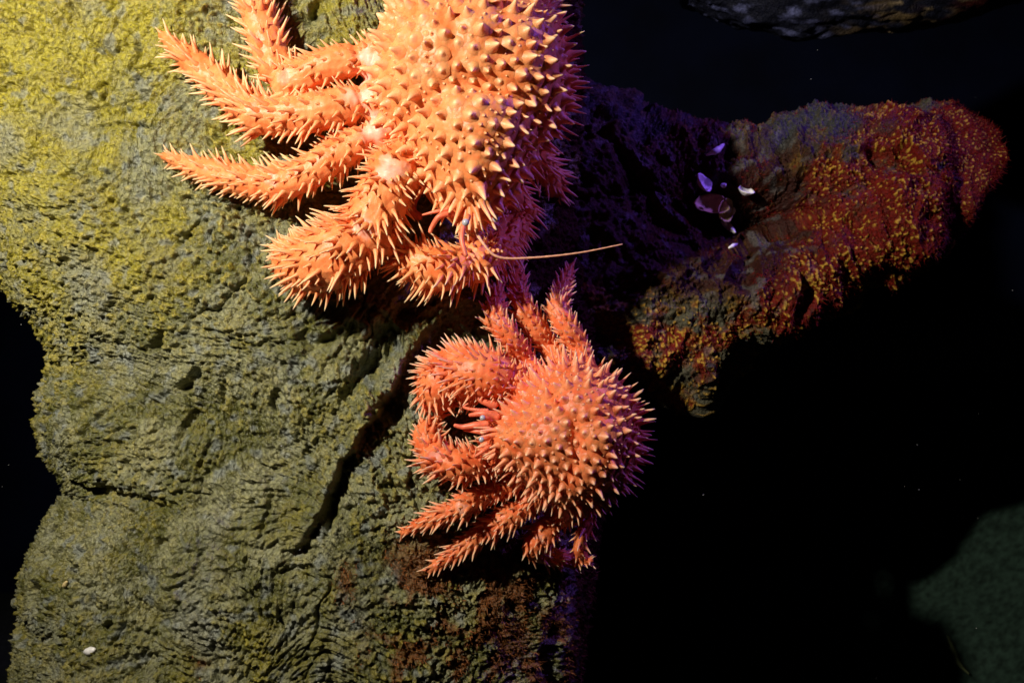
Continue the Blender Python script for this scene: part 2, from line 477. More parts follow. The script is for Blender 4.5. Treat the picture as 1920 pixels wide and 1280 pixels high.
if ((GL - GL.mean(axis=1, keepdims=True)) * NL).sum() < 0: NL = -NL
Pl = GL.reshape(-1, 3); Nl = NL.reshape(-1, 3)
lx_, ly_ = project(Pl)
wl = np.stack([fbm(Pl, 10, 2, 131), fbm(Pl, 10, 2, 132), fbm(Pl, 10, 2, 133)], 1)
Ql = Pl + wl * .03
edge = np.clip((1850 - lx_) / 80, .12, 1)
dl = .026 * fbm(Pl, 12, 3, 101) + .010 * (.4 - np.abs(fbm(Ql, 30, 3, 107)) * 1.6) + .007 * fbm(Ql, 45, 3, 102) + .004 * (.3 - np.abs(fbm(Ql, 85, 2, 103))) + .0025 * fbm(Ql, 190, 2, 104) + .0013 * fbm(Pl, 420, 2, 105)
dl -= .012 * sstep(.4, .7, perlin(Ql * 30, 106))
frontl = Pl[:, 1] < LY
dl -= np.where(frontl, .045 * np.exp(-(((lx_ - 1400) / 125) ** 2 + ((ly_ - 400) / 75) ** 2)), 0)
dl += np.where(frontl, .015 * np.exp(-(((lx_ - 1660) / 110) ** 2 + ((ly_ - 340) / 90) ** 2)), 0)
dl -= np.where(frontl, .014 * np.exp(-(((lx_ - 1790) / 22) ** 2 + ((ly_ - 400) / 50) ** 2)), 0)
dl += .0015 * sstep(.16, .40, perlin(Pl * 460, 114))
PL = Pl + Nl * (dl * edge)[:, None]
fb = fbm(Pl, 14, 3, 110); fm = fbm(Pl, 48, 3, 111); ff = fbm(Pl, 190, 2, 112)
Cl = mixc(rgb(.07, .065, .04) + 0 * Pl, rgb(.24, .165, .025), sstep(-.15, .3, fm + .7 * ff))
redm = sstep(-.22, .10, fb + .55 * fm + .25 * ff + .0009 * np.clip(lx_ - 1380, -250, 300))
redm = np.clip(redm - .55 * sstep(230, 210, ly_ - .12 * np.abs(lx_ - 1600)) * 0, 0, 1)
Cl = mixc(Cl, rgb(.125, .005, .003), redm * .96)
spk = sstep(.20, .40, perlin(Pl * 460, 114) + .5 * fm + .35 * fb - .10)
Cl = mixc(Cl, rgb(.50, .29, .035), spk * .85)
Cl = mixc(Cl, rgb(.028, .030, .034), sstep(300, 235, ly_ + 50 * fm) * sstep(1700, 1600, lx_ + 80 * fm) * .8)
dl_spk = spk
Cl = mixc(Cl, rgb(.028, .005, .004), sstep(1600, 1430, lx_ + 140 * fb + 140 * fm) * sstep(600, 520, ly_ + 60 * fb) * sstep(225, 290, ly_ + 60 * fm) * .93)  # shadow over the hollow and left of the ledge, painted dark maroon
Cl = mixc(Cl, rgb(.10, .10, .095), sstep(1600, 1440, lx_) * sstep(.12, .35, fbm(Pl, 90, 3, 113)) * .5)
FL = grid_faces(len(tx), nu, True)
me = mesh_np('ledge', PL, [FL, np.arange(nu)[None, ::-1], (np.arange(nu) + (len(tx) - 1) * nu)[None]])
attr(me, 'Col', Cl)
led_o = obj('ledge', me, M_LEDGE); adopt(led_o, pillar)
fl = frontl & (lx_ > 1150)
LSX, LSY, LSP, LSN = lx_[fl], ly_[fl], PL[fl], Nl[fl]
def ledge_pt(px, py, out=0.0):
    x, y = project(LSP)
    i = int(np.argmin((x - px) ** 2 + (y - py) ** 2))
    return LSP[i] + LSN[i] * out, LSN[i]

# the rock that overhangs the ledge, cut by the top of the view
OH = np.array([(1290, -150, 10), (1360, -190, 40), (1420, -200, 58), (1500, -210, 72), (1600, -210, 62), (1680, -205, 58), (1760, -190, 44), (1850, -170, 14), (1930, -140, -10), (1990, -90, -60)], float)
tx = np.linspace(1290, 1990, 240); OY = .26
top = np.interp(tx, OH[:, 0], OH[:, 1]); bot = np.interp(tx, OH[:, 0], OH[:, 2])
k = (D + OY) / D
ph2 = np.linspace(0, 2 * math.pi, 160, endpoint=False); c, s = np.cos(ph2), np.sin(ph2)
X = ((tx - 960) * S * k)[:, None] + 0 * ph2[None]
zc = ((640 - (top + bot) / 2) * S * k)[:, None]; hz = ((bot - top) / 2 * S * k)[:, None]
GO = np.stack([X, OY + .06 * s[None] + 0 * X, zc - hz * c[None]], -1)
NO = grid_normals(GO, True)
if ((GO - GO.mean(axis=1, keepdims=True)) * NO).sum() < 0: NO = -NO
Po = GO.reshape(-1, 3); ox, oy = project(Po)
Qo = Po * np.array([.45, 1, 1.6])
do = .010 * fbm(Po, 12, 3, 501) + .005 * fbm(Qo, 60, 3, 502) + .0022 * fbm(Qo, 170, 2, 503)
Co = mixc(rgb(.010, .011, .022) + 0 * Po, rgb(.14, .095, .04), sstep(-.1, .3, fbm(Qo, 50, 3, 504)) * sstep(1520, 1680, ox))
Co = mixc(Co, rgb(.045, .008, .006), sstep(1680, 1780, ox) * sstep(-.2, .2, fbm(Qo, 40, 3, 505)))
Co = mixc(Co, rgb(.11, .12, .26), sstep(.10, .35, fbm(Qo, 110, 2, 506)) * sstep(1700, 1560, ox) * .8)  # blue lamplight on the left part, painted as bluish flecks
Co = mixc(Co, rgb(.30, .22, .12), sstep(.2, .4, fbm(Qo, 110, 2, 507)) * sstep(1560, 1680, ox) * .8)
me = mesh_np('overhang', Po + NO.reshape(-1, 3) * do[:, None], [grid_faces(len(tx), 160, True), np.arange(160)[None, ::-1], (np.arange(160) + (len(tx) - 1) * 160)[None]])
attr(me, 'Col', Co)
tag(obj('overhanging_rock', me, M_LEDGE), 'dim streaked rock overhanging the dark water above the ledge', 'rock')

# tufts of weed: short curved blades, one mass per colour
def tufts(name, P, N, mat, label, blades, length, width):
    n = len(P) * blades
    Pb = np.repeat(P, blades, 0) + RNG.normal(0, length * .25, (n, 3)); Nb = np.repeat(N, blades, 0)
    dr = Nb + RNG.normal(0, .75, (n, 3)) + np.array([0, 0, -.25]); dr /= np.linalg.norm(dr, axis=1)[:, None]
    L = length * RNG.uniform(.4, 1.35, n)[:, None]
    sdv = np.cross(dr, RNG.normal(size=(n, 3))); sdv /= np.linalg.norm(sdv, axis=1)[:, None] + 1e-9
    bend = RNG.normal(0, .45, (n, 3))
    Vs = []
    for t in (0, .4, .75, 1.0):
        c = Pb + dr * L * t + bend * L * t * t - Nb * .0012
        w = width * (1 - .85 * t) * RNG.uniform(.6, 1.3, (n, 1))
        Vs += [c - sdv * w, c + sdv * w]
    V = np.stack(Vs, 1).reshape(-1, 3)
    b = (np.arange(n) * 8)[:, None, None]
    q = np.array([[0, 1, 3, 2], [2, 3, 5, 4], [4, 5, 7, 6]])[None]
    o = obj(name, mesh_np(name, V, (b + q).reshape(-1, 4)), mat)
    return tag(o, label, 'algae', kind='stuff')
m = redm[fl] * sstep(1150, 1400, LSX) * (1 - .8 * spk[fl])
pick = RNG.choice(len(LSP), 8000, replace=False, p=(m + 1e-6) / (m + 1e-6).sum())
tufts('red_algae', LSP[pick], LSN[pick], M_RED, 'fine dark red algae growing over the jutting ledge', 5, .0027, .00030)
mb = np.where(isfront, brown, 0) * sstep(930, 1010, ppy) * (ppy < 1300)
mb = mb / mb.sum()
pick = RNG.choice(len(PR), 4200, replace=False, p=mb)
tufts('brown_algae', PR[pick], N0[pick], M_BROWN, 'short brown algae tufts low on the rock pillar below the smaller crab', 5, .0028, .00034)

# ------------------------------------------------------------------ crabs
def catmull(P, n):
    P = np.array(P, float); m = len(P)
    Q = np.vstack([2 * P[0] - P[1], P, 2 * P[-1] - P[-2]])
    out = []
    for i in range(m - 1):
        p0, p1, p2, p3 = Q[i:i + 4]
        for t in np.linspace(0, 1, n, endpoint=False):
            out.append(.5 * ((2 * p1) + (p2 - p0) * t + (2 * p0 - 5 * p1 + 4 * p2 - p3) * t * t + (3 * p1 - p0 - 3 * p2 + p3) * t ** 3))
    out.append(P[-1])
    return np.array(out)

def tube(P, r, nseg=14):
    """closed tube along P with radii r; vertices and faces"""
    P = np.array(P); r = np.array(r)
    T = np.gradient(P, axis=0); T /= np.linalg.norm(T, axis=1)[:, None] + 1e-12
    up = np.array([0.13, -1.0, 0.21])
    V = []
    for p, t, rr in zip(P, T, r):
        a = np.cross(t, up); a /= np.linalg.norm(a) + 1e-9
        b = np.cross(a, t)
        for j in range(nseg):
            th = 2 * math.pi * j / nseg
            V.append(p + rr * (a * math.cos(th) + b * math.sin(th)))
    F = grid_faces(len(P), nseg, True)
    n = len(P)
    V = np.array(V)
    c0 = np.vstack([V, P[0] - T[0] * r[0] * .5, P[-1] + T[-1] * r[-1] * .6])
    j = np.arange(nseg)
    fa = np.stack([j, np.full(nseg, len(V)), (j + 1) % nseg], 1)
    o = (n - 1) * nseg
    fb_ = np.stack([o + (j + 1) % nseg, np.full(nseg, len(V) + 1), o + j], 1)
    return c0, [F, fa, fb_], T

def merge(parts):
    V, Q, T, off = [], [], [], 0
    for v, fs in parts:
        V.append(v)
        for f in fs:
            (Q if f.shape[1] == 4 else T).append(f + off)
        off += len(v)
    out = []
    if Q: out.append(np.concatenate(Q))
    if T: out.append(np.concatenate(T))
    return np.concatenate(V), out

def spines(pos, nrm, leng, rad, bend, tipw):
    """n curved thorns with flared feet. returns V, F, tip attribute"""
    n = len(pos); K = 7
    ts = np.array([-.22, .05, .16, .34, .60, .86, 1.0])
    pr = np.array([1.30, .96, .73, .55, .39, .23, .075])
    a = np.cross(nrm, RNG.normal(size=(n, 3))); a /= np.linalg.norm(a, axis=1)[:, None] + 1e-9
    b = np.cross(nrm, a)
    V = np.zeros((n, len(ts), K, 3)); A = np.zeros((n, len(ts), K))
    for i, (t, p) in enumerate(zip(ts, pr)):
        c = pos + nrm * (leng * t)[:, None] + bend * (leng * t * abs(t))[:, None]
        for j in range(K):
            th = 2 * math.pi * j / K
            V[:, i, j] = c + (a * math.cos(th) + b * math.sin(th)) * (rad * p)[:, None]
        A[:, i, :] = (tipw * max(0, t) ** 1.1)[:, None]
    base = (np.arange(n) * len(ts) * K)[:, None, None]
    F = (base + grid_faces(len(ts), K, True)[None]).reshape(-1, 4)
    cap = (np.arange(n) * len(ts) * K)[:, None] + (len(ts) - 1) * K + np.arange(K)[None]
    return V.reshape(-1, 3), [F, cap], A.reshape(-1)

def frame(fwd, up):
    u = np.array(up, float); u /= np.linalg.norm(u)
    f = np.array(fwd, float); f -= u * f.dot(u); f /= np.linalg.norm(f)
    return f, np.cross(u, f), u

def carapace(cen, fwd, up, prof, H, bumps, grooves, scale):
    """domed shell: prof = (forward px, half width px) table; bumps / grooves in (f, l) px"""
    f, l, u = frame(fwd, up)
    prof = np.array(prof, float)
    pts = np.vstack([prof, np.stack([prof[::-1, 0], -prof[::-1, 1]], 1)])
    an = np.arctan2(pts[:, 1], pts[:, 0]); rr = np.hypot(pts[:, 0], pts[:, 1])
    o = np.argsort(an); an, rr = an[o], rr[o]
    nt, nr = 96, 34
    th = np.linspace(-math.pi, math.pi, nt, endpoint=False)
    Rt = np.interp(th, an, rr, period=2 * math.pi)
    rho = np.concatenate([np.linspace(.02, .8, 22), np.linspace(.83, 1.0, 12)])
    def hgt(F, L, r):
        h = H * (1 - r ** 2.5) ** .52
        for (bf, bl, s, amp) in bumps:
            for sg in ((1, -1) if bl else (1,)):
                h = h + amp * np.exp(-((F - bf) ** 2 + (L - sg * bl) ** 2) / (s * s)) * np.minimum(1, (1 - r) * 4)
        for (poly, w, amp) in grooves:
            for sg in (1, -1):
                d, _, _ = poly_sd(F, L * sg, poly)
                h = h - amp * np.exp(-(d / w) ** 2) * np.minimum(1, (1 - r) * 5)
        return h
    def at(F, L, r, under=False):
        h = hgt(F, L, r) if not under else -.42 * H * (1 - r ** 2.2) ** .6
        return cen + (F * scale)[..., None] * f + (L * scale)[..., None] * l + h[..., None] * u
    RH, TH = np.meshgrid(rho, th, indexing='ij'); RR = RH * Rt[None]
    Fp, Lp = RR * np.cos(TH), RR * np.sin(TH)
    topv = at(Fp, Lp, RH); low = at(Fp[:-1], Lp[:-1], RH[:-1], True)[::-1]
    V = np.concatenate([topv.reshape(-1, 3), low.reshape(-1, 3)])
    n = len(V) // nt
    Fq = grid_faces(n, nt, True)
    caps = [np.arange(nt)[None, ::-1], (np.arange(nt) + (n - 1) * nt)[None]]
    return V, [Fq] + caps, at, (th, Rt), (f, l, u)

def build_crab(name, label, cfg, mat):
    sc_ = cfg['scale']
    V, Fs, at, (th, Rt), (f, l, u) = carapace(cfg['cen'], cfg['fwd'], cfg['up'], cfg['prof'], cfg['H'], cfg['bumps'], cfg['grooves'], sc_)
    tmp_parts = [(V, [Fs[0]])]
    # close the shell's two pole rings with fans
    nt = 96
    for ring in Fs[1:]:
        ids = ring[0]
        c = V[ids].mean(0)[None]
        tmp_parts[0] = (np.vstack([tmp_parts[0][0], c]), tmp_parts[0][1] + [np.stack([ids, np.roll(ids, -1), np.full(nt, len(tmp_parts[0][0]))], 1)])
    limbs = []
    for lim in cfg['limbs']:
        pts = [p for p, r in lim['pts']]; rad = [r for p, r in lim['pts']]
        n = 9
        Pc = catmull(pts, n); rc = catmull(np.array(rad)[:, None], n)[:, 0]
        # swellings where the segments meet
        s = np.arange(len(rc)) / n
        for j in lim.get('joints', []):
            rc = rc * (1 + .20 * np.exp(-((s - j) / .16) ** 2) - .26 * np.exp(-((s - j - .30) / .11) ** 2))
        v, fs, T = tube(Pc, np.maximum(rc, .0008))
        tmp_parts.append((v, fs)); limbs.append((lim, Pc, rc, T))
    Vm, Fm = merge(tmp_parts)
    tmp = bpy.data.objects.new('tmp', mesh_np('tmp', Vm, Fm)); COL.objects.link(tmp)
    rm = tmp.modifiers.new('r', 'REMESH'); rm.mode = 'VOXEL'; rm.voxel_size = cfg.get('voxel', .0010)
    sm = tmp.modifiers.new('s', 'SMOOTH'); sm.factor = .5; sm.iterations = 3
    dg = bpy.context.evaluated_depsgraph_get()
    em = bpy.data.meshes.new_from_object(tmp.evaluated_get(dg))
    nv = len(em.vertices); B = np.zeros(nv * 3, np.float32); em.vertices.foreach_get('co', B); B = B.reshape(-1, 3).astype(float)
    lp = np.zeros(len(em.loops), np.int32); em.loops.foreach_get('vertex_index', lp)
    ls = np.zeros(len(em.polygons), np.int32); em.polygons.foreach_get('loop_total', ls)
    st = np.concatenate([[0], np.cumsum(ls)[:-1]])
    q = lp[(st[ls == 4][:, None] + np.arange(4))]; bodyF = [q]
    if (ls == 3).any(): bodyF.append(lp[(st[ls == 3][:, None] + np.arange(3))])
    vn = np.zeros(nv * 3, np.float32); em.vertices.foreach_get('normal', vn); vn = vn.reshape(-1, 3).astype(float)
    bvh = BVHTree.FromPolygons([Vector(x) for x in B], [tuple(x) for x in q.tolist()])
    COL.objects.unlink(tmp); bpy.data.objects.remove(tmp); bpy.data.meshes.remove(em)
    # body relief: faint lumps
    B = B + vn * (.0009 * fbm(B, 120, 2, 200) + .0004 * fbm(B, 380, 2, 201))[:, None]
    memb = np.zeros(nv); mnoise = .007 * fbm(B, 130, 3, 202)
    soft = [(lim['pts'][j][0] + np.array((0, -1, 0)) * lim['pts'][j][1] * .95, lim['pts'][j][1] * .50) for lim in cfg['limbs'] for j in lim.get('joints', []) if j > 1]
    for (p, r) in cfg['membranes'] + soft:
        near = np.linalg.norm(B - np.array(p)[None], axis=1)
        memb = np.maximum(memb, (1 - sstep(r * .35, r, near + mnoise)) * (.66 if r > .0085 else .35))
    pos, nrm, leng, rad, bnd, tpw = [], [], [], [], [], []
    MC = np.array([m_[0] for m_ in cfg['membranes']]); MR = np.array([m_[1] for m_ in cfg['membranes']])
    def add(p, d, L, r, b, w, tol, mix=.5):
        if (((MC - np.array(p)[None]) ** 2).sum(1) < (MR * .7) ** 2).any(): return False
        loc, no, _, dist = bvh.find_nearest(Vector(p))
        if loc is None or dist > tol: return False
        no = np.array(no)
        dd = d * mix + no * (1 - mix); dd /= np.linalg.norm(dd) + 1e-9
        pos.append(np.array(loc)); nrm.append(dd); leng.append(L); rad.append(r); bnd.append(b); tpw.append(w)
        return True
    # thorns of the shell: dart throwing, large first, then granules between them
    taken = []
    for (count, mind, L0, L1, rb, w) in cfg['shell_spines']:
        tries = 0; got = 0
        while got < count and tries < count * 14:
            tries += 1
            a = random.uniform(-math.pi, math.pi); rr = math.sqrt(random.random()) * .985
            R = float(np.interp(a, th, Rt, period=2 * math.pi)) * rr
            F, Lt = np.array([R * math.cos(a)]), np.array([R * math.sin(a)])
            p = at(F, Lt, np.array([rr]))[0]
            if any((p[0] - t[0]) ** 2 + (p[1] - t[1]) ** 2 + (p[2] - t[2]) ** 2 < (mind * .5 + t[3] * .5) ** 2 for t in taken): continue
            radial = (F[0] * f + Lt[0] * l); radial = radial / (np.linalg.norm(radial) + 1e-9)
            e_ = rr ** 2.5
            L = (L0 * (1 - e_) + L1 * e_) * random.choice((.55, .8, .95, 1.05, 1.3)) * random.uniform(.85, 1.15)
            if add(p, u * (1 - .6 * e_) + radial * (.25 + .6 * e_), L, rb * random.uniform(.85, 1.2), radial * random.uniform(0, .12), w, .004, .25):
                taken.append((p[0], p[1], p[2], mind)); got += 1
    # thorns round the rim
    for i in range(cfg['rim']):
        a = 2 * math.pi * (i + random.uniform(-.3, .3)) / cfg['rim']
        R = float(np.interp(a if a < math.pi else a - 2 * math.pi, th, Rt, period=2 * math.pi)) * .985
        F, Lt = np.array([R * math.cos(a)]), np.array([R * math.sin(a)])
        p = at(F, Lt, np.array([.985]))[0]
        radial = (F[0] * f + Lt[0] * l); radial = radial / np.linalg.norm(radial)
        if cfg.get('bare') is not None and radial.dot(cfg['bare']) > .78 and random.random() < .8: continue
        add(p, radial + u * random.uniform(-.1, .5), cfg['rimL'] * random.uniform(.6, 1.3), cfg['rimL'] * .17, u * .1, .8, .006, .7)
    # thorns of the limbs, leaning toward the tip
    for lim, Pc, rc, T in limbs:
        seg = np.linalg.norm(np.diff(Pc, axis=0), axis=1); acc = np.concatenate([[0], np.cumsum(seg)])
        tot = acc[-1]; cnt = int(lim['n']); tk = []
        tries = 0; got = 0
        while got < cnt and tries < cnt * 9:
            tries += 1
            sx = random.uniform(lim.get('s0', .08), 1.0) * tot
            i = min(int(np.searchsorted(acc, sx)), len(Pc) - 1)
            p, t, r = Pc[i], T[i], rc[i]
            rv = np.random.default_rng(random.randrange(1 << 30)).normal(size=3); rv -= t * rv.dot(t); rv /= np.linalg.norm(rv) + 1e-9
            q_ = p + rv * r
            md = lim['sp']
            if any((q_[0] - k_[0]) ** 2 + (q_[1] - k_[1]) ** 2 + (q_[2] - k_[2]) ** 2 < md * md for k_ in tk): continue
            tilt = lim.get('tilt', .75)
            L = lim['L'] * .86 * random.uniform(.45, 1.25) * (0.75 + .35 * min(1, r / max(rc))) * (.6 + .4 * min(1, sx / (tot * .55)))
            big = random.random()
            if big < .3: L *= .5
            dirv = rv + t * tilt * (.7 + .7 * sx / tot) + np.array(lim.get('bias', (0, 0, 0)))
            dirv /= np.linalg.norm(dirv)
            if add(q_, dirv, L, (.0009 + L * .108) * lim.get('fat', 1), t * random.uniform(0, .22), .9, .0035, .8):
                tk.append(q_); got += 1
    for (p, d, L, r) in cfg.get('extra', []):
        add(np.array(p), np.array(d, float), L, r, np.zeros(3), .8, .03, .85)
    SV, SF, SA = spines(np.array(pos), np.array(nrm), np.array(leng), np.array(rad), np.array(bnd), np.array(tpw))
    off = nv
    tri = [x for x in bodyF[1:]]
    allF = [np.concatenate([bodyF[0], SF[0] + off])] + tri + [SF[1] + off]
    me = mesh_np('body', np.concatenate([B, SV]), allF)
    attr(me, 'tip', np.concatenate([np.zeros(nv), SA])); attr(me, 'membrane', np.concatenate([memb, np.zeros(len(SV))]))
    root = empty(name, tuple(cfg['cen'] - u * cfg['H'] * .4))
    tag(root, label, 'crab', 'spiny crabs on the rock')
    b = obj('body', me, mat); adopt(b, root)
    # eyes: a silver ball on a short stalk
    for (p, d, r) in cfg['eyes']:
        p = np.array(p); d = np.array(d, float); d /= np.linalg.norm(d)
        v, fs, _ = tube([p - d * r * 3.2, p - d * r * 1.2, p - d * r * .3], [r * .8, r * .85, r * .8], 10)
        o = obj('eye_stalk', mesh_np('eye_stalk', v, [fs[0], np.concatenate(fs[1:])]), mat); adopt(o, root)
        nn = 12; V = []
        for a in np.linspace(-1.5, 1.5, 9):
            for j in range(nn):
                t2 = 2 * math.pi * j / nn
                V.append(p + r * np.array((math.cos(a) * math.cos(t2), math.cos(a) * math.sin(t2), math.sin(a))))
        o2 = obj('eye', mesh_np('eye', np.array(V), grid_faces(9, nn, True)), M_EYE); adopt(o2, root)
    for (nm, pts, r0, r1, mt) in cfg['feelers']:
        Pc = catmull(pts, 14); rr = np.linspace(r0, r1, len(Pc)) * (1 + (.12 * np.sin(np.arange(len(Pc)) * 2.2) if nm == 'antenna' else 0))
        v, fs, _ = tube(Pc, rr, 8)
        o = obj(nm, mesh_np(nm, v, [fs[0], np.concatenate(fs[1:])]), mt); adopt(o, root)
    print('crab', name, 'verts', nv, 'spines', len(pos))
    return root

mm = lambda px: px * S * .93
def limb(pts, **kw):
    """pts: (px, py, radius px, mm above the rock) or (..., ('y', depth))"""
    out = []
    for (x, y, r, h) in pts:
        p = W(x, y, h[1]) if isinstance(h, tuple) else R_(x, y, h)
        out.append((p, r * S * (D + p[1]) / D))
    kw['pts'] = out
    return kw

# ---- the large crab, head down
ya = -0.030
cenA = W(881, 150, ya)
A = dict(cen=cenA, fwd=(0.0, 0.02, -1), up=(0.14, -1, 0.08), H=.055, scale=S * (D + ya) / D, voxel=.0010,
    prof=[(-220, 2), (-200, 78), (-155, 130), (-100, 168), (-30, 186), (35, 188), (85, 172), (125, 140), (165, 114), (205, 94), (240, 70), (268, 42), (286, 18), (293, 2)],
    bumps=[(130, 0, 80, .008), (-40, 95, 80, .007), (-60, 0, 60, .006), (215, 0, 40, .004)],
    grooves=[([(55, 0), (60, 60), (100, 110), (130, 160)], 20, .005), ([(55, 30), (-10, 42), (-90, 45), (-160, 40)], 20, .003)],
    shell_spines=[(150, .0098, .0058, .0105, .0044, .85), (170, .0066, .0040, .0072, .0031, .8), (330, .0038, .0016, .0028, .0014, .6)],
    rim=64, rimL=.0115, bare=np.array((-1.0, 0, -.1)),
    limbs=[
        limb([(745, 120, 34, ('y', -.035)), (690, 112, 33, 28), (615, 122, 33, 32), (540, 150, 36, 30), (510, 105, 33, 24), (488, 40, 32, 20), (462, -40, 24, 14), (440, -90, 8, 6)], n=240, L=.0122, sp=.0041, joints=[1, 3]),
        limb([(755, 195, 36, ('y', -.033)), (695, 190, 35, 28), (620, 204, 37, 33), (540, 218, 37, 32), (482, 212, 35, 26), (420, 165, 31, 18), (355, 110, 24, 12), (302, 64, 8, 5)], n=280, L=.0120, sp=.0041, joints=[1, 4]),
        limb([(765, 245, 32, ('y', -.030)), (705, 250, 31, 28), (640, 285, 33, 32), (575, 325, 33, 30), (518, 345, 32, 24), (450, 338, 29, 17), (380, 318, 23, 11), (304, 291, 7, 4)], n=280, L=.0116, sp=.0041, joints=[1, 4]),
        limb([(790, 270, 40, ('y', -.030)), (738, 325, 46, 36), (708, 390, 54, 40), (688, 432, 56, 38), (630, 475, 64, 33), (575, 495, 56, 27), (528, 492, 30, 18)], n=380, L=.0130, sp=.0040, joints=[1, 3], fat=.95, tilt=.55, s0=.12),
        limb([(590, 470, 34, 30), (545, 468, 24, 24), (515, 462, 9, 14)], n=40, L=.010, sp=.004),
        limb([(930, 330, 40, ('y', .005)), (965, 400, 36, ('y', .024)), (945, 452, 34, ('y', .000)), (890, 490, 36, ('y', -.036)), (830, 505, 42, 36), (775, 492, 36, 28), (722, 470, 10, 16)], n=380, L=.0140, sp=.0039, bias=(0, 0, -.55), joints=[1, 3], tilt=.35, fat=.9),
        limb([(985, 280, 34, ('y', .005)), (1012, 308, 30, ('y', .035)), (1030, 345, 26, ('y', .05)), (1030, 385, 16, ('y', .08)), (1026, 420, 8, ('y', .09))], n=170, L=.013, sp=.0040, joints=[2]),
        limb([(980, 180, 32, ('y', .0)), (1008, 200, 28, ('y', .035)), (1020, 235, 23, ('y', .07)), (1034, 260, 10, ('y', .095))], n=120, L=.013, sp=.0040, joints=[2]),
        limb([(980, 40, 32, ('y', .0)), (1010, 15, 28, ('y', .035)), (1022, 65, 25, ('y', .055)), (1028, 135, 20, ('y', .08)), (1046, 180, 8, ('y', .095))], n=170, L=.013, sp=.0040, joints=[1, 3]),
    ],
    membranes=[(W(x, y, -.036), .0095) for x, y in ((697, 75), (693, 100), (694, 165), (700, 225), (716, 268), (760, 300), (775, 335), (783, 360))] + [(R_(688, 108, 44), .014), (R_(674, 172, 46), .017), (R_(698, 245, 44), .016), (R_(742, 312, 58), .0125), (R_(722, 318, 54), .011), (W(700, 150, -.045), .013), (W(712, 210, -.045), .012), (W(780, 330, -.045), .010), (W(790, 375, -.045), .007)],
    eyes=[(W(873, 417, -.083), (-.2, -.8, -.6), .0024), (W(930, 410, -.060), (.6, -.4, -.6), .0024)],
    extra=[(W(870 + dx, 410 + dy, -.075), (dx * .012, -.45, -1.0), L, .0030) for dx, dy, L in
           ((0, 20, .020), (-28, 5, .017), (26, 10, .018), (45, -8, .017), (-50, -15, .014), (12, 35, .019), (-12, 30, .016), (60, 0, .015), (35, 30, .017))],
    feelers=[('antenna', [W(892, 430, -.070), W(905, 455, -.075), W(935, 482, -.075), W(1000, 483, -.07), W(1085, 474, -.065), W(1167, 458, -.06)], .0011, .00045, M_ANT),
             ('antennule', [W(850, 400, -.06), W(825, 405, -.062), W(810, 425, -.06), W(806, 436, -.06)], .0022, .0012, M_PINK),
             ('antennule', [W(840, 392, -.06), W(812, 398, -.06), W(792, 403, -.058)], .0016, .0006, M_PINK),
             ('mouthpart', [W(800, 340, -.02), W(775, 370, -.02), W(772, 395, -.022), W(788, 408, -.02)], .0045, .0030, M_PINK),
             ('mouthpart', [W(868, 425, -.075), W(866, 450, -.078), W(874, 480, -.08)], .0020, .0014, M_PINK)])
build_crab('crab', 'large bright orange spiny crab climbing head down on the rock', A, M_CRAB)

